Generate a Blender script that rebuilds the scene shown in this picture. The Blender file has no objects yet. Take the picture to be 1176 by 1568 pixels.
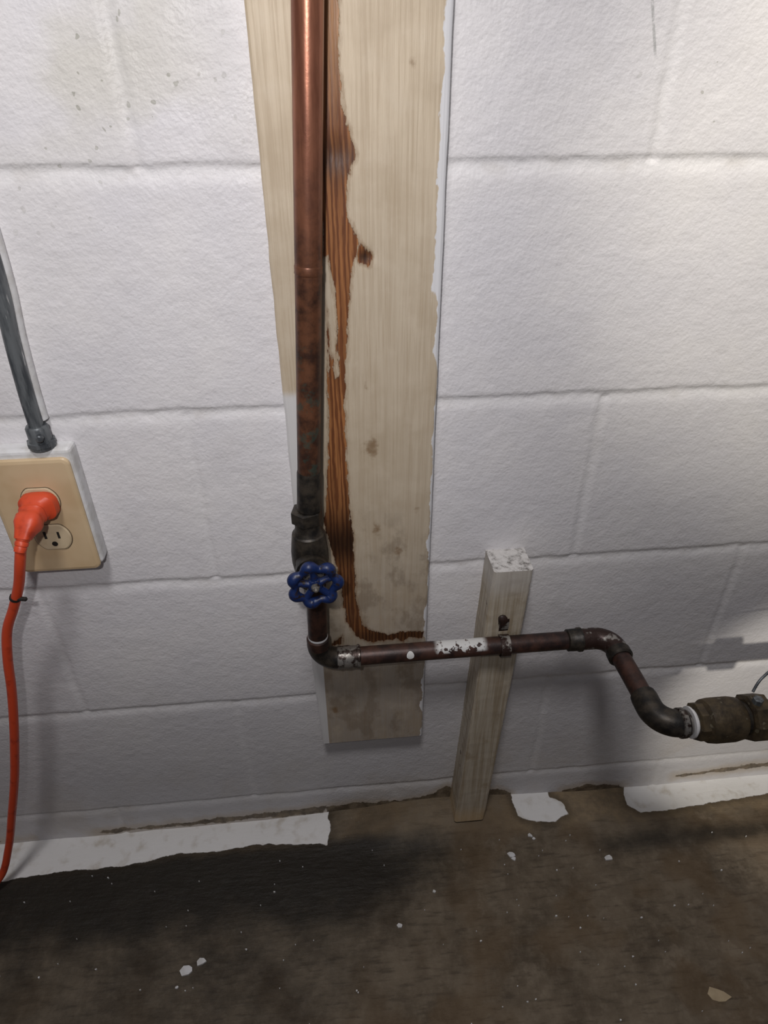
import bpy, bmesh, math, random
import numpy as np
from mathutils import Matrix, Vector

scene = bpy.context.scene
scene.view_settings.view_transform = 'Standard'
COL = bpy.context.collection
rnd = random.Random(7)

# ------------------------------------------------------------------ camera
cd = bpy.data.cameras.new("camera"); cam = bpy.data.objects.new("camera", cd); COL.objects.link(cam)
cd.sensor_fit = 'VERTICAL'; cd.sensor_height = 24.0; cd.sensor_width = 18.0
cd.lens = 24.0 * 1008.9 / 1568.0; cd.clip_start = 0.01
cam.matrix_world = (Matrix.Translation((0.13458, -0.57858, 0.9391)) @ Matrix.Rotation(-0.09189, 4, 'Z')
                    @ Matrix.Rotation(math.pi/2 - 0.59291, 4, 'X') @ Matrix.Rotation(-0.00481, 4, 'Z'))
scene.camera = cam

# ------------------------------------------------------------------ node helpers
class NT:
    def __init__(s, name):
        s.mat = bpy.data.materials.new(name); s.mat.use_nodes = True
        s.t = s.mat.node_tree; s.t.nodes.clear()
        s.out = s.t.nodes.new('ShaderNodeOutputMaterial')
        s.b = s.t.nodes.new('ShaderNodeBsdfPrincipled')
        s.t.links.new(s.b.outputs[0], s.out.inputs[0])
        tc = s.t.nodes.new('ShaderNodeTexCoord'); s.P = tc.outputs['Object']
        sx = s.t.nodes.new('ShaderNodeSeparateXYZ'); s.t.links.new(s.P, sx.inputs[0])
        s.X, s.Y, s.Z = sx.outputs
    def put(s, sock, v):
        if isinstance(v, bpy.types.NodeSocket): s.t.links.new(v, sock)
        else:
            if isinstance(v, (tuple, list)) and len(v) == 3 and sock.type == 'RGBA': v = (*v, 1)
            sock.default_value = v
    def n(s, typ, ins=None, **props):
        nd = s.t.nodes.new(typ)
        for k, v in props.items(): setattr(nd, k, v)
        for k, v in (ins or {}).items(): s.put(nd.inputs[k], v)
        return nd
    def m(s, op, a, b=0.0, c=0.0, clamp=False):
        nd = s.n('ShaderNodeMath', {0: a, 1: b, 2: c}, operation=op); nd.use_clamp = clamp
        return nd.outputs[0]
    def mix(s, f, a, b, bt='MIX'):
        nd = s.n('ShaderNodeMix', {0: f, 6: a, 7: b}, data_type='RGBA', blend_type=bt)
        return nd.outputs[2]
    def mr(s, v, a, b, c=0.0, d=1.0, it='SMOOTHSTEP'):
        return s.n('ShaderNodeMapRange', {0: v, 1: a, 2: b, 3: c, 4: d}, interpolation_type=it).outputs[0]
    def vec(s, sc, off=(0, 0, 0), rot=(0, 0, 0)):
        return s.n('ShaderNodeMapping', {'Vector': s.P, 'Scale': sc, 'Location': off, 'Rotation': rot}).outputs[0]
    def noise(s, scale, detail=4, rough=0.5, vec=None, dist=0.0):
        return s.n('ShaderNodeTexNoise', {'Vector': vec or s.P, 'Scale': scale, 'Detail': detail, 'Roughness': rough, 'Distortion': dist}).outputs[0]
    def vor(s, scale, vec=None, feature='F1'):
        return s.n('ShaderNodeTexVoronoi', {'Vector': vec or s.P, 'Scale': scale}, feature=feature)
    def attr(s, name):
        return s.n('ShaderNodeAttribute', attribute_name=name).outputs['Fac']
    def bump(s, h, dist, strength=1.0, normal=None):
        nd = s.n('ShaderNodeBump', {'Height': h, 'Distance': dist, 'Strength': strength})
        if normal: s.t.links.new(normal, nd.inputs['Normal'])
        return nd.outputs[0]
    def set(s, **kw):
        for k, v in kw.items():
            s.put(s.b.inputs[{'color': 'Base Color', 'rough': 'Roughness', 'metal': 'Metallic', 'normal': 'Normal', 'spec': 'Specular IOR Level'}[k]], v)
        return s.mat

def srgb(r, g, b):
    f = lambda c: (c/255/12.92) if c/255 <= 0.04045 else ((c/255+0.055)/1.055)**2.4
    return (f(r), f(g), f(b))

# ------------------------------------------------------------------ numpy helpers
def vn(x, y, s, seed):
    g = np.random.RandomState(seed).rand(128, 128)
    u = x/s + 1000; v = y/s + 1000
    i = np.floor(u).astype(int); j = np.floor(v).astype(int)
    fu = u-i; fv = v-j; fu = fu*fu*(3-2*fu); fv = fv*fv*(3-2*fv)
    i0 = i % 128; i1 = (i+1) % 128; j0 = j % 128; j1 = (j+1) % 128
    return (g[i0, j0]*(1-fu)+g[i1, j0]*fu)*(1-fv)+(g[i0, j1]*(1-fu)+g[i1, j1]*fu)*fv - 0.5

def sdf(x, y, poly):
    """signed distance, positive inside (metres); poly in mm"""
    P = np.array(poly, float)/1000
    d = np.full(x.shape, 1e9); ins = np.zeros(x.shape, bool)
    for k in range(len(P)):
        a = P[k]; b = P[(k+1) % len(P)]
        ex, ey = b-a; wx = x-a[0]; wy = y-a[1]
        t = np.clip((wx*ex+wy*ey)/(ex*ex+ey*ey+1e-12), 0, 1)
        d = np.minimum(d, np.hypot(wx-ex*t, wy-ey*t))
        c = ((a[1] > y) != (b[1] > y)) & (x < (b[0]-a[0])*(y-a[1])/(b[1]-a[1]+1e-12)+a[0])
        ins ^= c
    return np.where(ins, d, -d)

def sm(a, b, x):
    t = np.clip((x-a)/(b-a), 0, 1); return t*t*(3-2*t)

def add_mesh(name, me, mat, parent=None, smooth=True):
    if mat: me.materials.append(mat)
    if smooth: me.polygons.foreach_set('use_smooth', [True]*len(me.polygons))
    ob = bpy.data.objects.new(name, me); COL.objects.link(ob)
    if parent: ob.parent = parent
    return ob

def grid_mesh(name, co, nu, nv, attrs=None, mat=None, parent=None, flip=False):
    """co: (nu*nv,3) index = i*nv+j"""
    me = bpy.data.meshes.new(name)
    me.vertices.add(nu*nv); me.vertices.foreach_set('co', co.astype(np.float32).ravel())
    i, j = np.meshgrid(np.arange(nu-1), np.arange(nv-1), indexing='ij')
    a = (i*nv+j).ravel(); q = np.stack([a, a+nv, a+nv+1, a+1], 1)
    if flip: q = q[:, ::-1]
    nf = len(q)
    me.loops.add(nf*4); me.loops.foreach_set('vertex_index', q.ravel().astype(np.int32))
    me.polygons.add(nf); me.polygons.foreach_set('loop_start', (np.arange(nf)*4).astype(np.int32))
    me.update(calc_edges=True); me.validate()
    for k, v in (attrs or {}).items():
        at = me.attributes.new(k, 'FLOAT', 'POINT'); at.data.foreach_set('value', v.astype(np.float32).ravel())
    return add_mesh(name, me, mat, parent)

def empty(name):
    e = bpy.data.objects.new(name, None); COL.objects.link(e); e.empty_display_size = 0.02; return e

def frame_rings(pts, radii, n, closed=False):
    pts = [Vector(p) for p in pts]; N = len(pts)
    T = []
    for k in range(N):
        if closed: t = pts[(k+1) % N]-pts[k-1]
        else: t = pts[min(k+1, N-1)]-pts[max(k-1, 0)]
        T.append(t.normalized())
    up = Vector((0, 0, 1)) if abs(T[0].z) < .9 else Vector((0, 1, 0))
    u = (up - T[0]*up.dot(T[0])).normalized()
    rings = []
    for k in range(N):
        u = (u - T[k]*u.dot(T[k])).normalized(); v = T[k].cross(u)
        rings.append([pts[k]+(u*math.cos(2*math.pi*i/n)+v*math.sin(2*math.pi*i/n))*radii[k] for i in range(n)])
    return rings

def skin(name, rings, mat, parent=None, closed=False, smooth=True, cap=True):
    n = len(rings[0]); vs = [tuple(p) for r in rings for p in r]; fs = []
    R = len(rings)
    for k in range(R if closed else R-1):
        k2 = (k+1) % R
        for i in range(n):
            fs.append((k*n+i, k*n+(i+1) % n, k2*n+(i+1) % n, k2*n+i))
    if cap and not closed:
        fs.append(tuple(range(n))[::-1]); fs.append(tuple((R-1)*n+i for i in range(n)))
    me = bpy.data.meshes.new(name); me.from_pydata(vs, [], fs); me.update()
    bm = bmesh.new(); bm.from_mesh(me); bmesh.ops.recalc_face_normals(bm, faces=bm.faces)
    for e in bm.edges:
        if len(e.link_faces) == 2 and e.calc_face_angle(0) > 0.7: e.smooth = False
    bm.to_mesh(me); bm.free()
    return add_mesh(name, me, mat, parent, smooth)

def tube(name, pts, r, mat, parent=None, n=24, closed=False, smooth=True):
    rr = r if isinstance(r, (list, tuple)) else [r]*len(pts)
    return skin(name, frame_rings(pts, rr, n, closed), mat, parent, closed, smooth)

def lathe(name, o, d, prof, mat, parent=None, n=32, smooth=True, rot=0):
    o = Vector(o); d = Vector(d).normalized()
    up = Vector((0, 0, 1)) if abs(d.z) < .9 else Vector((0, 1, 0))
    u = (up-d*up.dot(d)).normalized(); v = d.cross(u)
    rings = [[o+d*t+(u*math.cos(2*math.pi*i/n+rot)+v*math.sin(2*math.pi*i/n+rot))*max(r, 1e-5) for i in range(n)] for t, r in prof]
    return skin(name, rings, mat, parent, False, smooth)

def catmull(P, sub=10):
    P = [Vector(p) for p in P]; out = []
    for i in range(len(P)-1):
        p0 = P[max(i-1, 0)]; p1 = P[i]; p2 = P[i+1]; p3 = P[min(i+2, len(P)-1)]
        for k in range(sub):
            t = k/sub
            out.append(0.5*((2*p1)+(p2-p0)*t+(2*p0-5*p1+4*p2-p3)*t*t+(3*p1-p0-3*p2+p3)*t**3))
    out.append(P[-1]); return out

def arc(c, a, b, r, k=10):
    """quarter bend: from c+a*r to c+b*r with centre of bend c+(a+b)*r ; a,b unit dirs"""
    c = Vector(c); a = Vector(a).normalized(); b = Vector(b).normalized(); o = c+(a+b)*r
    return [o - b*r*math.cos(t) - a*r*math.sin(t) for t in [math.pi/2*i/k for i in range(k+1)]]

def box(name, x0, x1, y0, y1, z0, z1, mat, parent=None, bev=0.001, seg=2):
    bm = bmesh.new(); bmesh.ops.create_cube(bm, size=1)
    for v in bm.verts:
        v.co = Vector(((x0+x1)/2+v.co.x*(x1-x0), (y0+y1)/2+v.co.y*(y1-y0), (z0+z1)/2+v.co.z*(z1-z0)))
    if bev: bmesh.ops.bevel(bm, geom=bm.edges[:], offset=bev, segments=seg, profile=.5, affect='EDGES')
    me = bpy.data.meshes.new(name); bm.to_mesh(me); bm.free()
    return add_mesh(name, me, mat, parent, False)

# ------------------------------------------------------------------ materials
# painted CMU
w = NT("painted_block_paint")
orange = w.noise(300, 2, .5); lump = w.noise(130, 2, .5)
dv = w.n('ShaderNodeTexNoise', {'Vector': w.P, 'Scale': 60, 'Detail': 3}).outputs[1]
wv = w.n('ShaderNodeVectorMath', {0: w.P, 1: w.n('ShaderNodeVectorMath', {0: dv, 3: .012}, operation='SCALE').outputs[0]}, operation='ADD').outputs[0]
vr = w.vor(34, vec=wv); pit = w.m('LESS_THAN', vr.outputs['Distance'], w.mr(w.noise(6, 2), .46, .62, 0, .085))
speck = w.vor(85, vec=wv); sp = w.m('LESS_THAN', speck.outputs['Distance'], w.mr(w.noise(9, 3), .44, .63, 0, .16))
zone = w.mr(w.Z, .80, .93); zl = w.m('MULTIPLY', zone, w.mr(w.X, .12, .0))
zr = w.m('MULTIPLY', zone, w.mr(w.X, .36, .44)); zz = w.m('ADD', w.m('ADD', zl, w.m('MULTIPLY', zr, .8)), .10, clamp=True)
pitm = w.m('MULTIPLY', w.m('MAXIMUM', pit, w.m('MULTIPLY', sp, .7)), zz)
c = w.mix(w.mr(w.noise(6, 4, .6), .35, .7), (.70, .685, .70), (.76, .74, .735))
c = w.mix(w.m('MULTIPLY', w.mr(w.noise(14, 4, .6), .5, .75), .3), c, (.60, .58, .58))
yel = w.m('MULTIPLY', w.mr(w.noise(9, 3), .45, .62), w.m('MULTIPLY', w.mr(w.Z, .84, .95), w.mr(w.X, .12, .0)))
c = w.mix(w.m('MULTIPLY', yel, .5), c, (.56, .54, .44))
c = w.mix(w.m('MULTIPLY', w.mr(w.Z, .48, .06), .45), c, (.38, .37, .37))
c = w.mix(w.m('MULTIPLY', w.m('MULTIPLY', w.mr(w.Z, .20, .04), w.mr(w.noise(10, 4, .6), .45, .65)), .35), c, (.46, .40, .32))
c = w.mix(w.m('MULTIPLY', pitm, .8), c, (.28, .28, .22))
sd = w.m('ABSOLUTE', w.m('SUBTRACT', w.X, w.m('ADD', .384, w.m('MULTIPLY', w.m('SUBTRACT', .978, w.Z), .30))))
scr = w.m('MULTIPLY', w.mr(sd, .0016, .0006), w.m('MULTIPLY', w.mr(w.Z, .944, .950), w.mr(w.noise(120, 3), .38, .5)))
c = w.mix(w.m('MULTIPLY', scr, .6), c, (.28, .29, .28))
jn = w.attr('joint')
c = w.mix(w.m('MULTIPLY', jn, .35), c, (.84, .83, .82))  # joint bands painted lighter, as if light caught their lower edge
c = w.mix(w.m('MULTIPLY', w.m('MULTIPLY', jn, w.mr(w.noise(30, 3), .5, .7)), .3), c, (.42, .38, .33))
lip_shade = w.attr('lip_shade'); c = w.mix(w.m('MULTIPLY', w.mr(lip_shade, .4, .9), w.mr(w.noise(25, 4, .7), .42, .66, .05, .6)), c, (.32, .31, .30))  # thin shadow at the upper edge of each joint, painted into the colour
base = w.attr('base'); bn = w.m('ADD', base, w.m('MULTIPLY', w.m('SUBTRACT', w.noise(45, 5, .6), .5), .022))
halo = w.mr(bn, -.016, .001); c = w.mix(w.m('MULTIPLY', halo, .5), c, (.42, .33, .22))
basec = w.mix(w.mr(w.noise(60, 5, .65), .35, .7), (.09, .068, .044), (.24, .19, .13))
bm_ = w.mr(bn, 0, .0015); c = w.mix(bm_, c, basec)
h = w.m('ADD', w.m('MULTIPLY', orange, .65), w.m('MULTIPLY', lump, .6))
h = w.m('SUBTRACT', h, w.m('MULTIPLY', pitm, 1.0))
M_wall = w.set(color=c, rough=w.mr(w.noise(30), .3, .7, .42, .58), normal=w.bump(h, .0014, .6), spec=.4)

# concrete floor
f = NT("stained_concrete")
pm = f.m('ADD', f.attr('paint'), f.m('MULTIPLY', f.m('SUBTRACT', f.noise(50, 4, .55), .5), .010))
pmask = f.mr(pm, 0, .0012)
wet = f.attr('wet')
n1 = f.noise(12, 6, .65); n2 = f.noise(70, 6, .7); br = f.noise(30, 5, .6, vec=f.vec((1, 6, 1), rot=(0, 0, .9)))
c = f.mix(f.mr(n1, .3, .7), (.088, .066, .043), (.18, .142, .098))
c = f.mix(f.m('MULTIPLY', f.mr(n2, .4, .75), .45), c, (.25, .205, .148))
c = f.mix(f.m('MULTIPLY', f.mr(br, .5, .7), .5), c, (.045, .033, .022))
c = f.mix(f.m('MULTIPLY', f.mr(f.noise(9, 4), .5, .62), .45), c, (.12, .074, .034))
c = f.mix(f.m('MULTIPLY', f.mr(f.noise(16, 5, .7), .58, .68), f.mr(f.X, .2, .35, .10, .35)), c, (.27, .22, .16))
nearw = f.m('ADD', f.Y, f.m('MULTIPLY', f.m('SUBTRACT', f.noise(22, 4, .6), .5), .05))
c = f.mix(f.m('MULTIPLY', f.mr(nearw, -.062, -.038), f.mr(f.X, .34, .42, .25, .75)), c, f.mix(f.mr(n2, .35, .65), (.30, .225, .135), (.20, .15, .095)))
wn = f.m('ADD', wet, f.m('MULTIPLY', f.m('SUBTRACT', f.noise(18, 5, .65), .5), 1.0))
c = f.mix(f.mr(wn, .1, 1.0, 0, .92), c, (.012, .010, .007))
cv = f.vor(170); chip = f.m('LESS_THAN', cv.outputs['Distance'], f.mr(f.noise(11, 3), .55, .85, 0, .10))
c = f.mix(f.m('MULTIPLY', chip, .7), c, (.5, .47, .42))
edge = f.m('SUBTRACT', f.mr(pm, -.012, 0), pmask)
c = f.mix(f.m('MULTIPLY', edge, .5), c, (.032, .022, .012))
pc = f.mix(f.mr(f.noise(50, 4), .5, .78), (.76, .75, .73), (.56, .52, .46))
c = f.mix(pmask, c, pc)
h = f.m('ADD', f.m('MULTIPLY', n2, 1.0), f.m('MULTIPLY', br, .8)); h = f.m('MULTIPLY', h, f.mr(pmask, 0, 1, 1, .35))
M_floor = f.set(color=c, rough=f.mr(wet, 0, 1, .75, .5), normal=f.bump(h, .002, .8), spec=.3)

# painted board
b = NT("peeling_painted_wood")
grain = b.noise(1, 5, .65, vec=b.vec((420, 420, 9)), dist=.6)
grain2 = b.noise(1, 4, .55, vec=b.vec((160, 160, 6)), dist=1.4)
wav = b.n('ShaderNodeTexWave', {'Vector': b.vec((1, 1, .10)), 'Scale': 75, 'Distortion': 9, 'Detail': 4, 'Detail Scale': 1.2, 'Detail Roughness': .65}, wave_type='BANDS', bands_direction='X').outputs[1]
bare = b.m('ADD', b.attr('bare'), b.m('MULTIPLY', b.m('SUBTRACT', b.noise(1, 5, .7, vec=b.vec((220, 220, 60))), .5), .011))
bmask = b.mr(bare, 0, .0007)
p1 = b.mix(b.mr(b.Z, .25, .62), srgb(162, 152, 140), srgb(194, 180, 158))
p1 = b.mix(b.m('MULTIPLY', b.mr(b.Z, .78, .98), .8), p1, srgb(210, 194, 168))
p1 = b.mix(b.m('MULTIPLY', b.mr(grain, .42, .66), .28), p1, srgb(148, 126, 98))
p1 = b.mix(b.m('MULTIPLY', b.mr(grain2, .5, .7), .15), p1, srgb(156, 134, 104))
p1 = b.mix(b.m('MULTIPLY', b.mr(b.noise(16, 4, .6), .42, .7), .45), p1, srgb(170, 152, 126))
p1 = b.mix(b.m('MULTIPLY', b.mr(b.noise(45, 4, .6), .48, .7), .18), p1, srgb(212, 200, 180))
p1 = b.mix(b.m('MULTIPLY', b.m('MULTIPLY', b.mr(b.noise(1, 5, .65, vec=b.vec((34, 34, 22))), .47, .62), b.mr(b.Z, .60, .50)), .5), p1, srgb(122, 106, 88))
thr = b.mr(b.Z, .74, .80, .2335, .2280)
wedge = b.m('ADD', b.m('SUBTRACT', b.X, thr), b.m('MULTIPLY', b.m('SUBTRACT', b.noise(1, 4, .6, vec=b.vec((60, 60, 28))), .5), .018))
p1 = b.mix(b.mr(wedge, 0, .0008), p1, (.68, .68, .69))
ledge = b.m('MULTIPLY', b.mr(b.X, .112, .1115), b.mr(b.Z, .70, .69)); p1 = b.mix(ledge, p1, (.62, .61, .60))
kn = b.attr('knot'); p1 = b.mix(b.m('MULTIPLY', b.mr(b.m('ADD', kn, b.m('MULTIPLY', b.m('SUBTRACT', b.noise(150, 3), .5), 1.4)), .35, 1.0), .75), p1, srgb(120, 92, 60))
wood = b.mix(b.mr(wav, .15, .9), srgb(112, 68, 40), srgb(158, 106, 64))
wood = b.mix(b.m('MULTIPLY', b.mr(grain2, .42, .65), .5), wood, srgb(78, 44, 27))
wood = b.mix(b.mr(b.Z, .9, .97, 0, .5), wood, srgb(190, 144, 96))
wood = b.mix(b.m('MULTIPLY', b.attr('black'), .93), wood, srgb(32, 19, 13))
rim = b.m('SUBTRACT', b.mr(bare, -.0030, 0), bmask)
p1 = b.mix(b.m('MULTIPLY', rim, .45), p1, srgb(124, 92, 58))
c = b.mix(bmask, p1, wood)
h = b.m('ADD', b.m('MULTIPLY', grain, .55), b.m('MULTIPLY', wav, .10)); h = b.m('SUBTRACT', h, b.m('MULTIPLY', bmask, .6))
M_board = b.set(color=c, rough=b.mr(bmask, 0, 1, .5, .42), normal=b.bump(h, .0012, .65), spec=.4)

# painted post
q = NT("painted_post_wood")
g = q.noise(1, 5, .6, vec=q.vec((260, 260, 8)))
c = q.mix(q.mr(g, .35, .7), srgb(190, 180, 162), srgb(158, 143, 120))
c = q.mix(q.m('MULTIPLY', q.mr(q.noise(40, 5, .6), .52, .7), .5), c, srgb(140, 120, 92))
c = q.mix(q.mr(q.Z, .06, .02, 0, .65), c, srgb(200, 172, 130))
kv = q.m('LESS_THAN', q.vor(30).outputs['Distance'], q.mr(q.noise(14), .5, .7, 0, .14))
c = q.mix(q.m('MULTIPLY', kv, .8), c, srgb(70, 52, 36))
c = q.mix(q.mr(q.Z, .44, .475, 0, .5), c, srgb(205, 202, 198))
M_post = q.set(color=c, rough=.6, normal=q.bump(g, .0012, .7))
q = NT("raw_endgrain")
c = q.mix(q.mr(q.noise(90, 5, .7), .46, .70), srgb(205, 202, 198), srgb(95, 90, 84))
M_end = q.set(color=c, rough=.8, normal=q.bump(q.noise(200, 4), .002, 1))

# copper
k = NT("aged_copper")
n1 = k.noise(60, 5, .65); n2 = k.noise(1, 4, .6, vec=k.vec((120, 120, 12)))
c = k.mix(k.mr(n2, .35, .7), srgb(162, 108, 84), srgb(122, 76, 58))
low = k.mix(k.mr(n1, .35, .65), srgb(106, 68, 46), srgb(60, 39, 30))
c = k.mix(k.m('ADD', k.mr(k.Z, .95, .76), k.m('MULTIPLY', k.m('SUBTRACT', n1, .5), .5), clamp=True), c, low)
c = k.mix(k.m('MULTIPLY', k.mr(k.Z, .67, .60), .8), c, srgb(34, 24, 21))
grn = k.m('MULTIPLY', k.mr(k.noise(55, 4, .7), .54, .64), k.m('MULTIPLY', k.mr(k.Z, .82, .72), k.mr(k.Z, .55, .62)))
c = k.mix(k.m('MULTIPLY', grn, .6), c, srgb(54, 76, 68))
M_cop = k.set(color=c, rough=k.mr(k.Z, .7, .95, .44, .31), metal=k.mr(k.Z, .60, .9, .25, .55), normal=k.bump(n1, .0006, .35))
k = NT("dark_copper_paint_splashed")
n1 = k.noise(55, 5, .65)
c = k.mix(k.mr(n1, .35, .65), srgb(78, 52, 43), srgb(42, 30, 28))
ps = k.m('MULTIPLY', k.mr(k.noise(75, 4, .6), .44, .47), k.mr(k.Z, .3895, .3925))
ps = k.m('MULTIPLY', ps, k.m('MULTIPLY', k.mr(k.X, .238, .246), k.mr(k.X, .302, .294)))
dx = k.m('POWER', k.m('SUBTRACT', k.X, .2115), 2.0); dz = k.m('POWER', k.m('SUBTRACT', k.Z, .391), 2.0)
ps = k.m('MAXIMUM', ps, k.m('LESS_THAN', k.m('SQRT', k.m('ADD', dx, dz)), .0042))
c = k.mix(ps, c, (.66, .66, .64))
M_dark = k.set(color=c, rough=.42, metal=k.mr(ps, 0, 1, .25, 0), normal=k.bump(n1, .0008, .4))
k = NT("dark_fitting_metal")
c = k.mix(k.mr(k.noise(80, 5, .6), .35, .7), srgb(28, 26, 24), srgb(68, 61, 52))
M_fit = k.set(color=c, rough=.45, metal=.35, normal=k.bump(k.noise(150, 3), .0008, .5))
k = NT("solder_silver")
c = k.mix(k.mr(k.noise(120, 4, .6), .46, .58), srgb(140, 136, 130), srgb(54, 42, 37))
M_sol = k.set(color=c, rough=.38, metal=.6, normal=k.bump(k.noise(160, 3), .001, .6))
k = NT("solder_smeared_copper")
c = k.mix(k.mr(k.noise(90, 4, .6), .52, .62), srgb(58, 42, 37), srgb(150, 146, 140))
M_sme = k.set(color=c, rough=.4, metal=.4, normal=k.bump(k.noise(160, 3), .001, .6))
k = NT("aged_brass")
c = k.mix(k.mr(k.noise(60, 5, .65), .35, .7), srgb(88, 75, 54), srgb(46, 38, 28))
c = k.mix(k.m('MULTIPLY', k.mr(k.noise(120, 4), .62, .70), .5), c, srgb(140, 132, 110))
M_brass = k.set(color=c, rough=.5, metal=.3, normal=k.bump(k.noise(180, 4), .001, .6))
k = NT("grey_galvanised")
c = k.mix(k.mr(k.noise(1, 4, .6, vec=k.vec((160, 160, 25))), .4, .65), srgb(112, 116, 118), srgb(70, 74, 78))
c = k.mix(k.m('MULTIPLY', k.mr(k.noise(1, 4, .6, vec=k.vec((90, 90, 14))), .58, .62), .8), c, srgb(200, 199, 198))
M_galv = k.set(color=c, rough=.4, metal=.35, normal=k.bump(k.noise(120, 3), .0005, .4))
k = NT("blue_enamel")
c = k.mix(k.mr(k.noise(180, 4, .6), .52, .66), (.005, .018, .085), (.02, .012, .008))
M_blue = k.set(color=c, rough=.4, normal=k.bump(k.noise(200, 3), .0008, .5))
k = NT("ivory_plate")
M_ivory = k.set(color=k.mix(k.mr(k.noise(25, 3), .4, .7), srgb(208, 184, 148), srgb(196, 170, 132)), rough=.4)
k = NT("ivory_socket"); M_sock = k.set(color=k.mix(k.mr(k.noise(60), .4, .7), srgb(206, 188, 156), srgb(190, 170, 138)), rough=.35)
k = NT("slot_black"); M_slot = k.set(color=k.mix(k.noise(50), (.012, .01, .008), (.02, .018, .014)), rough=.6)
k = NT("gap_shade_brown"); M_gap = k.set(color=k.mix(k.noise(50), (.10, .07, .04), (.16, .11, .07)), rough=.6)
k = NT("orange_vinyl")
c = k.mix(k.mr(k.noise(70, 4), .5, .72), srgb(214, 78, 44), srgb(176, 58, 32))
M_orange = k.set(color=c, rough=.42, normal=k.bump(k.noise(150, 2), .0005, .3))
k = NT("white_paint_film")
M_white = k.set(color=k.mix(k.mr(k.noise(80, 3), .4, .7), (.70, .70, .70), (.58, .57, .55)), rough=.5, normal=k.bump(k.noise(150, 3), .001, .5))
k = NT("tan_chip"); M_tan = k.set(color=k.mix(k.noise(90), srgb(190, 172, 140), srgb(150, 132, 104)), rough=.6)

# ------------------------------------------------------------------ wall
ZJ = [0.062, 0.268, 0.4705, 0.672, 0.875, 1.078, 1.281, 1.484]
VJ = {0: [-.6, -.2, .2, .61, 1.01], 1: [-.80, -.403, -.003, .407, .81, 1.22], 2: [-.59, -.19, .205, .613, 1.02], 3: [-.80, -.405, .0, .406, .81, 1.22],
      4: [-.61, -.205, .2, .61, 1.015], 5: [-.80, -.405, .0, .407, .81, 1.22], 6: [-.61, -.2, .2, .61, 1.015], 7: [-.8, -.4, .0, .41, .81, 1.2]}
xs = np.arange(-.85, 1.2501, .0025); zs = np.arange(-.01, 1.5001, .0020)
nu, nv = len(xs), len(zs)
X, Z = np.meshgrid(xs, zs, indexing='ij')
wob = vn(X, Z, .06, 1)*.003 + vn(X, Z, .015, 2)*.0018
H = np.zeros_like(X); J = np.zeros_like(X); LIP_SHADE = np.zeros_like(X)
for zj in ZJ:
    d = Z-zj-wob
    r = np.where(d > 0, np.exp(-(np.abs(d)/.0038)**3), np.exp(-(np.abs(d)/.0080)**2))
    H -= r*.0017; J = np.maximum(J, np.exp(-((d+.002)/.0060)**2))
    LIP_SHADE = np.maximum(LIP_SHADE, np.exp(-((d-.0043)/.0012)**2))
for ci, l in VJ.items():
    z0 = -1 if ci == 0 else ZJ[ci-1]; z1 = ZJ[ci]
    inc = ((Z > z0) & (Z < z1)).astype(float)
    for xj in l:
        d = X-xj-(vn(Z, X*0, .04, 9+ci)*.003+vn(X, Z, .012, 4)*.0014)
        amp = .85+.8*vn(X*0+xj, Z, .06, 31)
        H -= inc*np.exp(-(np.abs(d)/.0048)**2.4)*.0016*amp
        H += inc*np.exp(-((np.abs(d)-.0070)/.002)**2)*.0003
        J = np.maximum(J, inc*.5*np.exp(-(d/.006)**2))
H += vn(X, Z, .05, 11)*.0005 + vn(X, Z, .014, 12)*.0003 + vn(X, Z, .0065, 13)*.00036
BW = sdf(X, Z, [(95, -20), (98, 20), (130, 25), (200, 20), (250, 26), (280, 45), (300, 40), (360, 26), (382, 14), (384, -20)])
BW = np.maximum(BW, sdf(X, Z, [(450, -20), (462, 10), (500, 18), (556, 10), (575, -20)]))
BW = np.maximum(BW, sdf(X, Z, [(640, 22), (760, 34), (900, 40), (1240, 40), (1240, 26), (800, 22), (640, 14)])-.001)
BW = np.maximum(BW, sdf(X, Z, [(-240, 10), (-60, 18), (100, 24), (95, 4), (-60, 4), (-240, 2)])-.001)
BW = np.maximum(BW, sdf(X, Z, [(-850, 10), (-380, 10), (-330, 8), (-380, 4), (-850, 4)])-.001)
co = np.stack([X.ravel(), -H.ravel(), Z.ravel()], 1)
grid_mesh("wall_back", co, nu, nv, {'joint': J, 'base': BW, 'lip_shade': LIP_SHADE}, M_wall)

# ------------------------------------------------------------------ floor
xs = np.arange(-.85, 1.2501, .004); ys = np.arange(-1.3, .0041, .004)
nu, nv = len(xs), len(ys); X, Y = np.meshgrid(xs, ys, indexing='ij')
rise = .018*sm(-.075, -.01, Y)*(np.exp(-((X-.27)/.16)**2))
H = rise + vn(X, Y, .05, 21)*.002 + vn(X, Y, .013, 22)*.0009*sm(-.05, -.09, Y)
PA = sdf(X, Y, [(-900, 20), (-900, -60), (-358, -56), (-270, -50), (-181, -50), (-120, -40), (-63, -42), (0, -38), (60, -44), (98, -48), (104, -30), (102, 20)])
PA = np.maximum(PA, sdf(X, Y, [(384, 20), (380, -10), (385, -34), (410, -46), (440, -46), (464, -36), (458, -18), (440, -8), (450, 20)]))
PA = np.maximum(PA, sdf(X, Y, [(575, 20), (560, -4), (556, -30), (575, -44), (610, -44), (700, -38), (790, -32), (1260, -34), (1260, 20)]))
WET = sm(-.02, -.06, Y)*sm(-.24, -.08, Y)*sm(.36, .12, X)*1.1
WET = np.maximum(WET, .55*sm(.30, .05, X)*sm(-.60, -.15, Y))
WET = np.maximum(WET, .8*np.exp(-((X-.23)/.06)**2-((Y+.07)/.035)**2))
WET = np.maximum(WET, .7*np.exp(-((Y+.085)/.02)**2)*sm(.42, .55, X))
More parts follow.
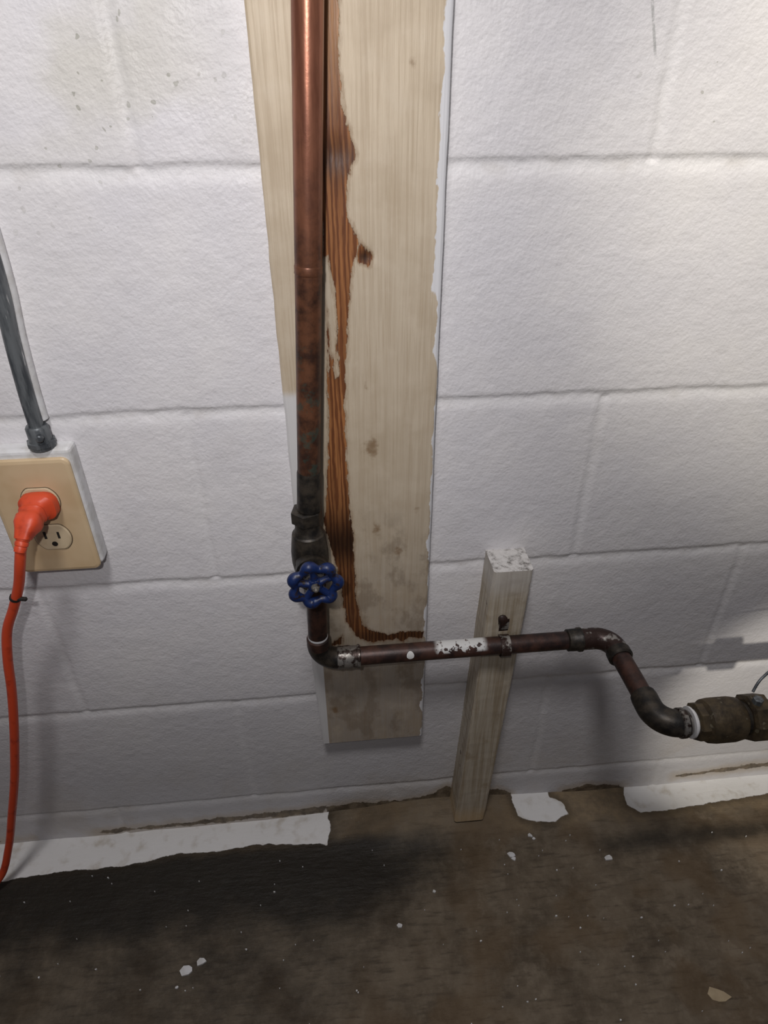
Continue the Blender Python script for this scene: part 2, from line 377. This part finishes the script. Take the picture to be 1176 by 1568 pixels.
WET = np.maximum(WET, .5*sm(-.22, -.42, Y))
co = np.stack([X.ravel(), Y.ravel(), H.ravel()], 1)
grid_mesh("floor", co, nu, nv, {'paint': PA, 'wet': WET}, M_floor)

# ------------------------------------------------------------------ board
zt = 1.49
us = np.linspace(0, 1, 100); zs = np.arange(.196, zt+.001, .0016); nz = len(zs)
U, Zb = np.meshgrid(us, zs, indexing='ij')
XL = np.interp(Zb, [.19, .33, .57, 1.5], [.1035, .099, .095, .0935]); XR = .2355+vn(Zb, Zb*0, .02, 77)*.0007
XL = XL+vn(Zb, Zb*0, .015, 78)*.0008
Xb = XL+(XR-XL)*U
Zs = Zb.copy()
YB = -.020+vn(Xb, Zb, .03, 41)*.0006
e = np.minimum(Xb-XL, XR-Xb); YB += .0015*(1-np.clip(e/.0018, 0, 1))**2
for (kx, kz, r) in [(.173, .813, .006), (.152, .887, .010)]:
    YB += .0012*np.exp(-((Xb-kx)**2+(Zb-kz)**2)/(r*r))
bare_p = [(158, 1500), (157, 977), (156, 930), (160, 905), (167, 886), (160, 870), (158, 843), (167, 824), (161, 800), (157, 783), (153, 726), (150, 680), (149, 628), (151, 560),
          (154, 535), (154, 490), (155, 440), (160, 406), (168, 396), (190, 387), (208, 391), (233, 388), (231, 378), (214, 380), (209, 372), (200, 379), (170, 376), (152, 388), (142, 412), (135, 490), (124, 551), (131, 610), (136, 700), (138, 760), (138, 870), (141, 977), (143, 1500)]
BA = sdf(Xb, Zb, bare_p)
SL = sdf(Xb, Zb, [(133, 812), (141, 814), (146, 780), (146, 715), (143, 708), (140, 740), (136, 790)])
BA = np.minimum(BA, -SL)
BA = np.maximum(BA, sdf(Xb, Zb, [(120, 380), (140, 400), (140, 372), (120, 372)])-.004)
BA = np.maximum(BA, sdf(Xb, Zb, [(168, 824), (178, 812), (176, 804), (165, 808)]))
KN = np.zeros_like(Xb)
for (kx, kz, rx, rz) in [(.174, .636, .009, .012), (.173, .813, .007, .008), (.178, .540, .005, .010), (.200, .510, .006, .007), (.122, .262, .005, .009)]:
    KN = np.maximum(KN, np.exp(-((Xb-kx)/rx)**2-((Zb-kz)/rz)**2))
for (kx, kz, rx, rz) in [(.208, .942, .004, .008), (.22, .56, .005, .008), (.17, .70, .003, .01)]:
    KN = np.maximum(KN, .55*np.exp(-((Xb-kx)/rx)**2-((Zb-kz)/rz)**2))
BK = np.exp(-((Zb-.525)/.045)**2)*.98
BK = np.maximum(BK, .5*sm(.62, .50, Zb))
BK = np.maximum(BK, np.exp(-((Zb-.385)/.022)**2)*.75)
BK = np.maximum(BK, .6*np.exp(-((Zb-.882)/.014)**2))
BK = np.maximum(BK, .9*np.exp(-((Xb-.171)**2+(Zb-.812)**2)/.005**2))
brd = empty("wooden_board")
co = np.stack([Xb.ravel(), YB.ravel(), Zs.ravel()], 1)
grid_mesh("front_face", co, 100, nz, {'bare': BA, 'knot': KN, 'black': BK}, M_board, brd)
def strip(name, A, mat, par):
    Bk = A.copy(); Bk[:, 1] = .001
    co = np.stack([A, Bk], 1).reshape(-1, 3)
    return grid_mesh(name, co, len(A), 2, {'bare': np.full(len(A)*2, -1.), 'knot': np.zeros(len(A)*2), 'black': np.zeros(len(A)*2)}, mat, par)
C3 = co.reshape(100, nz, 3)
strip("left_edge", C3[0], M_board, brd); strip("right_edge", C3[-1], M_board, brd); strip("bottom_edge", C3[:, 0], M_board, brd); strip("top_edge", C3[:, -1], M_board, brd)

# ------------------------------------------------------------------ copper riser
pipe = empty("copper_pipe")
YP = -.05
def px(z): return .112+(z-.60)*.0646
R0 = .0106
tube("riser", [(px(z), YP, z) for z in (1.49, 1.2, 1.0, .82)], R0, M_cop, pipe, 32)
lathe("joint_bead", (px(.814), YP, .814), (-.0646, 0, -1), [(0, .0106), (.001, .0110), (.004, .0108), (.006, .0110), (.007, .0106)], M_cop, pipe)
tube("riser_lower", [(px(z), YP, z) for z in (.825, .7, .62)], R0*.995, M_cop, pipe, 32)
tube("sweated_joint", [(px(z), YP, z) for z in (.632, .630, .60, .591)], [.0108, .0112, .0114, .0118], M_fit, pipe, 32)

# ------------------------------------------------------------------ copper branch line
pipe = empty("copper_pipe.001")
ex, ez = .1095, .3865
tube("drop_leg", [(.112, YP, .4965), (.111, YP, .46), (ex, YP, ez+.03)], .0106, M_dark, pipe, 32)
lathe("elbow_collar_upper", (ex, YP, ez+.034), (0, 0, -1), [(0, .0108), (.001, .0124), (.012, .0126), (.014, .012)], M_dark, pipe)
lathe("paint_ring", (ex+.0003, YP, ez+.037), (0, 0, -1), [(0, .0107), (.001, .0111), (.002, .0111), (.003, .0107)], M_white, pipe)
tube("elbow_left", arc((ex, YP, ez), (0, 0, 1), (1, 0, 0), .022, 12), .0123, M_fit, pipe, 32)
lathe("elbow_collar_right", (ex+.02, YP, ez), (1, 0, 0), [(0, .0123), (.002, .0133), (.006, .0126), (.012, .0134), (.016, .0126), (.022, .0126), (.023, .0106)], M_sol, pipe)
lathe("ferrule", (ex+.0415, YP, ez), (1, 0, 0), [(0, .0108), (.001, .0135), (.004, .0135), (.005, .0108)], M_sol, pipe)
tube("horizontal_run", [(ex+.03, YP, ez), (.25, YP, ez+.0005), (.40, YP, ez+.001)], .0106, M_dark, pipe, 32)
HX, HZ = .4475, ez+.001
lathe("collar_right", (.395, YP, HZ), (1, 0, 0), [(0, .0107), (.001, .0128), (.012, .0130), (.0135, .0142), (.017, .0142), (.018, .012)], M_fit, pipe)
tube("elbow_outward", [(.41, YP, HZ)]+arc((HX, YP, HZ), (-1, 0, 0), (0, -1, 0), .020, 12)[0:]+[(HX, YP-.03, HZ)], .0126, M_sme, pipe, 32)
lathe("collar_outward", (HX, YP-.022, HZ), (0, -1, 0), [(0, .0126), (.001, .0138), (.010, .014), (.012, .012)], M_fit, pipe)
tube("outward_run", [(HX, YP-.03, HZ), (HX+.001, -.11, HZ), (HX+.002, -.152, HZ)], .0108, M_dark, pipe, 32)
EY = -.1745
lathe("collar_front", (HX+.002, -.135, HZ), (0, -1, 0), [(0, .0109), (.001, .0132), (.014, .0136)], M_fit, pipe)
tube("elbow_front", [(HX+.002, -.140, HZ)]+arc((HX+.002, EY, HZ), (0, 1, 0), (1, 0, 0), .022, 12)+[(HX+.03, EY, HZ)], .0138, M_fit, pipe, 32)
lathe("collar_side", (HX+.022, EY, HZ), (1, 0, 0), [(0, .0138), (.001, .0152), (.006, .0152), (.007, .0125), (.0105, .0125)], M_sol, pipe)

# brass check valve at the end of the line
un = empty("brass_check_valve")
x0 = HX+.033
lathe("white_sleeve", (x0, EY, HZ), (1, 0, 0), [(0, .0125), (.0005, .0160), (.0025, .0160), (.003, .0135), (.006, .0135)], M_white, un)
lathe("tail_nut", (x0+.005, EY, HZ), (1, 0, 0), [(0, .0165), (.0015, .0195), (.009, .0195), (.010, .018)], M_brass, un, n=8, smooth=False, rot=.39)
lathe("body", (x0+.014, EY, HZ), (1, 0, 0), [(0, .018), (.003, .0215), (.010, .0225), (.030, .0225), (.038, .021), (.041, .018)], M_brass, un, n=32)
lathe("groove", (x0+.054, EY, HZ), (1, 0, 0), [(0, .017), (.006, .017)], M_fit, un)
lathe("hex_nut", (x0+.059, EY, HZ), (1, 0, 0), [(0, .020), (.002, .024), (.020, .024), (.022, .021)], M_brass, un, n=8, smooth=False, rot=.39)
lathe("outlet_stub", (x0+.08, EY, HZ), (1, 0, 0), [(0, .016), (.03, .016), (.032, .022), (.06, .022), (.062, .012), (.30, .012)], M_brass, un)
tube("ground_wire", catmull([(x0+.068, EY+.012, HZ+.024), (x0+.08, EY+.02, HZ+.036), (x0+.11, EY+.03, HZ+.045), (x0+.2, EY+.05, HZ+.04)], 8), .0014, M_galv, un, 10)
sk = lathe("wire_clamp", (x0+.066, EY, HZ+.022), (0, 0, 1), [(0, .005), (.006, .005), (.007, .003)], M_galv, un, n=6, smooth=False)

# ------------------------------------------------------------------ gate valve
gv = empty("gate_valve")
vx = px(.534)+.001; vz = .534
lathe("upper_hex", (vx, YP, .590), (0, 0, -1), [(0, .0125), (.001, .0155), (.013, .0155), (.015, .013)], M_fit, gv, n=6, smooth=False, rot=.2)
lathe("upper_neck", (vx, YP, .578), (0, 0, -1), [(0, .0125), (.010, .0125), (.014, .0145)], M_fit, gv)
lathe("body", (vx, YP, .565), (0, 0, -1), [(0, .0125), (.003, .016), (.012, .0172), (.024, .0185), (.036, .0185), (.046, .017), (.054, .0155), (.060, .012)], M_fit, gv)
lathe("lower_hex", (vx, YP, .512), (0, 0, -1), [(0, .013), (.001, .0152), (.013, .0152), (.015, .012)], M_fit, gv, n=6, smooth=False, rot=.2)
bx = Vector((.10, -1, 0)).normalized()
def BP(t): return Vector((vx, YP, vz))+bx*t
lathe("bonnet", BP(.008), bx, [(0, .0155), (.010, .0150), (.012, .0165), (.019, .0165), (.020, .011), (.028, .0095)], M_fit, gv, n=24)
lathe("packing_nut", BP(.030), bx, [(0, .0095), (.001, .0105), (.008, .0105), (.009, .006)], M_sol, gv, n=6, smooth=False)
lathe("stem", BP(.038), bx, [(0, .0042), (.012, .0042)], M_sol, gv)
WT = .0465; uu = Vector((-bx.y, bx.x, 0)); ww = Vector((0, 0, 1))
def WP(r, a, dt=0): return BP(WT+dt)+uu*(r*math.cos(a))+ww*(r*math.sin(a))
rim = []; rr = []
for i in range(140):
    a = 2*math.pi*i/140; lob = math.cos(7*a)
    rim.append(WP(.0204+.0016*lob, a)); rr.append(.0048+.0011*lob)
tube("wheel_rim", rim, rr, M_blue, gv, 14, closed=True)
for i in range(5):
    a = 2*math.pi*i/5+.4
    tube("spoke_%d" % (i+1), [WP(r, a, -.001) for r in (.003, .008, .013, .019)], [.0046, .0038, .0036, .0042], M_blue, gv, 10)
lathe("hub", BP(WT-.006), bx, [(0, .0065), (.007, .0076), (.009, .0060)], M_blue, gv)
lathe("wheel_nut", BP(WT+.003), bx, [(0, .0036), (.0035, .0036), (.004, .003)], M_sol, gv, n=6, smooth=False)
lathe("stem_tip", BP(WT+.007), bx, [(0, .0020), (.0022, .0020), (.003, .001)], M_sol, gv)

# ------------------------------------------------------------------ short post with pipe strap
def post():
    nz = 60
    prof = [(0, .0005), (0, -.0375), (.0015, -.0395), (.0035, -.0402), (.0405, -.0402), (.0425, -.0395), (.044, -.0375), (.044, .0005)]
    bm = bmesh.new(); rows = []
    for i in range(nz+1):
        t = i/nz; z = .016+t*(.488-.016); xo = .2865+.0165*(t**.9)
        row = []
        for (a, y) in prof:
            jx = (rnd.random()-.5)*.0005; row.append(bm.verts.new((xo+a+jx, y+(rnd.random()-.5)*.0003, z)))
        rows.append(row)
    for i in range(nz):
        for j in range(len(prof)-1):
            fc = bm.faces.new((rows[i][j], rows[i][j+1], rows[i+1][j+1], rows[i+1][j])); fc.smooth = False
    ft = bm.faces.new(rows[-1]); ft.material_index = 1
    fb = bm.faces.new(rows[0][::-1]); fb.material_index = 1
    bmesh.ops.recalc_face_normals(bm, faces=bm.faces)
    me = bpy.data.meshes.new("wooden_post"); bm.to_mesh(me); bm.free()
    me.materials.append(M_post); me.materials.append(M_end)
    ob = bpy.data.objects.new("wooden_post", me); COL.objects.link(ob)
post()
st = empty("pipe_strap")
sx0 = .3215
rings = []
path = []
for i in range(19):
    a = math.radians(-100+i*(285/18)); path.append((0, YP-math.cos(a)*.0122, ez+math.sin(a)*.0122))
path += [(0, -.0415, ez+.022), (0, -.0412, ez+.032)]
for (o, y, z) in path:
    dv = Vector((0, y-YP, z-ez)).normalized()*.0009
    rings.append([(sx0-.0055, y, z), (sx0+.0055, y, z), (sx0+.0055, y+dv.y, z+dv.z), (sx0-.0055, y+dv.y, z+dv.z)])
skin("band", rings, M_sme, st, smooth=False)
lathe("nail_head", (sx0-.003, -.0405, ez+.034), (0, -1, .2), [(0, .005), (.003, .0055), (.005, .003)], M_dark, st, n=10)
lathe("stud", (sx0-.003, -.041, ez+.026), (0, 0, 1), [(0, .004), (.010, .0045), (.012, .002)], M_dark, st, n=8)

# ------------------------------------------------------------------ outlet
ou = empty("wall_outlet")
PX0, PX1, PZ0, PZ1 = -.186, -.107, .512, .642
box("surface_box", PX0-.002, -.1045, -.0185, .001, PZ0+.004, PZ1+.008, M_white, ou, .004, 3)
def plate():
    n = 6; r = .007; pts = []
    for (cx, cz, a0) in [(PX1-r, PZ1-r, 0), (PX0+r, PZ1-r, 90), (PX0+r, PZ0+r, 180), (PX1-r, PZ0+r, 270)]:
        for i in range(n+1):
            a = math.radians(a0+90*i/n); pts.append((cx, cz, math.cos(a), math.sin(a)))
    rings = []
    for (rr, y) in [(r, -.0186), (r, -.0205), (r-.0012, -.0218), (r-.004, -.0225)]:
        rings.append([(cx+c*rr, y, cz+s*rr) for cx, cz, c, s in pts])
    return skin("cover_plate", rings, M_ivory, ou, smooth=False)
plate()
SX = -.143
for nm, sz in (("upper", .5975), ("lower", .5555)):
    n = 40
    def ringset(lst):
        out = []
        for (r, y) in lst:
            ring = []
            for i in range(n):
                a = 2*math.pi*i/n; c_, s_ = math.cos(a)*r, math.sin(a)*r
                ring.append((SX+c_, y, sz+max(min(s_, r*.85), -r*.85)))
            out.append(ring)
        return out
    skin("gap_shade_%s" % nm, ringset([(.0182, -.0215), (.0182, -.0227)]), M_gap, ou, smooth=False)  # brown disc behind each socket paints in the shade of its gap
    skin("socket_%s" % nm, ringset([(.0174, -.0220), (.0174, -.0234), (.0162, -.0240)]), M_sock, ou, smooth=False)
    box("slot_l_%s" % nm, SX-.0078, SX-.0054, -.0244, -.0230, sz-.001, sz+.0075, M_slot, ou, 0)
    box("slot_r_%s" % nm, SX+.0050, SX+.0072, -.0244, -.0230, sz-.001, sz+.0065, M_slot, ou, 0)
    lathe("ground_%s" % nm, (SX, -.0230, sz-.0075), (0, -1, 0), [(0, .0028), (.0014, .0028)], M_slot, ou, n=16)
lathe("screw", (SX, -.0222, .5765), (0, -1, 0), [(0, .0035), (.0012, .0032), (.0018, .002)], M_ivory, ou, n=16)

# conduit
cn = empty("metal_conduit")
lathe("connector_body", (-.1295, -.012, .650), (0, 0, 1), [(0, .0115), (.004, .0118), (.006, .0100), (.020, .0100), (.022, .0088)], M_galv, cn, n=20)
lathe("locknut", (-.1295, -.012, .653), (0, 0, 1), [(0, .0128), (.004, .0128)], M_galv, cn, n=8, smooth=False)
lathe("set_screw", (-.1255, -.021, .664), (.2, -1, 0), [(0, .0035), (.004, .0035), (.005, .0025)], M_galv, cn, n=8)
cpts = catmull([(-.1295, -.012, .664), (-.129, -.012, .70), (-.1265, -.0115, .75), (-.122, -.0115, .80), (-.121, -.0115, .88), (-.122, -.0115, 1.0), (-.124, -.0115, 1.48)], 8)
tube("tube", cpts, .0066, M_galv, cn, 20)
tube("paint_caulk", [(p.x+.0012, -.003, p.z) for i, p in enumerate(cpts[3:])], .0074, M_white, cn, 14)

# ------------------------------------------------------------------ orange extension cord
ec = empty("orange_extension_cord")
def loft(name, secs, mat, par, n=28, e=3.2):
    rings = []
    for (c, w_, h_, ax) in secs:
        c = Vector(c); ax = Vector(ax).normalized(); u = Vector((1, 0, 0)); u = (u-ax*u.dot(ax)).normalized(); v = ax.cross(u)
        ring = []
        for i in range(n):
            a = 2*math.pi*i/n; ca, sa = math.cos(a), math.sin(a)
            ring.append(c+u*(abs(ca)**(2/e)*(1 if ca > 0 else -1)*w_)+v*(abs(sa)**(2/e)*(1 if sa > 0 else -1)*h_))
        rings.append(ring)
    return skin(name, rings, mat, par)
loft("plug", [((-.142, -.0245, .597), .0150, .0125, (0, -1, 0)), ((-.142, -.027, .597), .0168, .0136, (0, -1, 0)), ((-.1425, -.035, .597), .0162, .0134, (0, -1, 0)),
              ((-.143, -.0375, .5965), .0118, .0112, (0, -1, -.1)), ((-.144, -.041, .596), .0108, .0102, (0, -1, -.1)), ((-.1445, -.0425, .5955), .0118, .0110, (0, -1, -.1)), ((-.1448, -.0440, .595), .0106, .0100, (-.05, -1, -.2)),
              ((-.1450, -.048, .5945), .0106, .0100, (-.1, -1, -.2)), ((-.1452, -.0495, .594), .0116, .0108, (-.1, -1, -.2)), ((-.1458, -.055, .592), .0114, .0102, (-.15, -1, -.4)),
              ((-.147, -.060, .589), .0085, .0082, (-.2, -1, -.6)), ((-.149, -.065, .584), .0066, .0066, (-.25, -.8, -1))], M_orange, ec)
cp = catmull([(-.148, -.061, .588), (-.151, -.068, .579), (-.157, -.070, .560), (-.168, -.066, .532), (-.183, -.062, .502), (-.200, -.060, .470), (-.212, -.06, .430), (-.222, -.06, .385), (-.235, -.060, .335), (-.250, -.06, .283), (-.268, -.06, .225), (-.292, -.06, .157),
              (-.316, -.062, .09), (-.343, -.068, .032), (-.38, -.085, .010), (-.45, -.12, .006), (-.60, -.20, .006), (-.8, -.22, .006)], 8)
tube("cable", cp, .0048, M_orange, ec, 16)
lathe("strain_relief", (-.1485, -.063, .586), (-.35, -.7, -1), [(0, .0066), (.004, .0062), (.0045, .0052), (.006, .006), (.009, .0058), (.0095, .005), (.011, .0055), (.015, .005)], M_orange, ec, n=18)
lathe("black_tie", (-.1765, -.0635, .516), (-.5, .1, -1), [(0, .0055), (.003, .0055)], M_slot, ec, n=14)
lathe("tie_tail", (-.174, -.066, .5155), (1, -.1, -.1), [(0, .0022), (.008, .0022), (.009, .001)], M_slot, ec, n=8)

# ------------------------------------------------------------------ paint chips on the floor
def chips(name, lst, mat):
    bm = bmesh.new()
    for (x, y, s) in lst:
        n = rnd.randint(6, 9); a0 = rnd.random()*6; top = []
        zb = .0022 + .018*max(0, min(1, (y+.075)/.065))**2*math.exp(-((x-.27)/.16)**2)
        for i in range(n):
            a = a0+2*math.pi*i/n; r = s*(.6+.6*rnd.random())
            top.append(bm.verts.new((x+math.cos(a)*r*1.35, y+math.sin(a)*r, zb+rnd.random()*.0008)))
        bot = [bm.verts.new((v.co.x, v.co.y, v.co.z-.0025)) for v in top]
        bm.faces.new(top); bm.faces.new(bot[::-1])
        for i in range(n): bm.faces.new((top[i], bot[i], bot[(i+1) % n], top[(i+1) % n]))
    bmesh.ops.recalc_face_normals(bm, faces=bm.faces)
    me = bpy.data.meshes.new(name); bm.to_mesh(me); bm.free(); add_mesh(name, me, mat, None, False)
lst = [(.361, -.088, .0042), (.363, -.094, .003), (.498, -.106, .0048), (-.080, -.192, .0070), (-.064, -.184, .0048), (.191, -.166, .0028), (.243, -.128, .002), (.396, -.063, .003), (.40, -.068, .002), (.13, -.235, .001), (-.09, -.21, .002)]
for i in range(150):
    lst.append((rnd.uniform(-.45, .8), rnd.uniform(-.38, -.06), rnd.choice([.0005, .0006, .0006, .0010])))
chips("paint_chips", lst, M_white)
chips("wood_chip", [(.568, -.282, .0095)], M_tan)

# ------------------------------------------------------------------ lights
wd = bpy.data.worlds.new("world"); scene.world = wd; wd.use_nodes = True
wd.node_tree.nodes['Background'].inputs[0].default_value = (.92, .90, .98, 1); wd.node_tree.nodes['Background'].inputs[1].default_value = .085
def spot(name, loc, tgt, e, size, blend, rad, col):
    l = bpy.data.lights.new(name, 'SPOT'); l.energy = e; l.spot_size = math.radians(size); l.spot_blend = blend; l.shadow_soft_size = rad; l.color = col
    o = bpy.data.objects.new(name, l); COL.objects.link(o); o.location = loc
    o.rotation_euler = (Vector(tgt)-Vector(loc)).to_track_quat('-Z', 'Y').to_euler(); return o
def area(name, loc, tgt, e, size, col):
    l = bpy.data.lights.new(name, 'AREA'); l.energy = e; l.size = size; l.color = col
    o = bpy.data.objects.new(name, l); COL.objects.link(o); o.location = loc
    o.rotation_euler = (Vector(tgt)-Vector(loc)).to_track_quat('-Z', 'Y').to_euler(); return o
area("ceiling_lamp", (.05, -.75, 2.1), (.2, 0, .6), 11, .25, (1.0, .97, .98))
spot("phone_flash", (.085, -.64, 1.06), (.03, 0, .86), 10.0, 92, 1.0, .012, (1.0, .97, .98))
spot("added_pool_high", (.5, -1.1, 1.5), (.66, 0, .90), 48, 33, .85, .05, (1.0, .94, .83))  # added spot; its cone edge shapes the bright upper-right pool on the wall
spot("added_pool_low", (.45, -.9, .80), (.80, 0, .13), 24, 25, .6, .012, (1.0, .94, .84))  # invented source, put in to brighten a patch low on the right wall
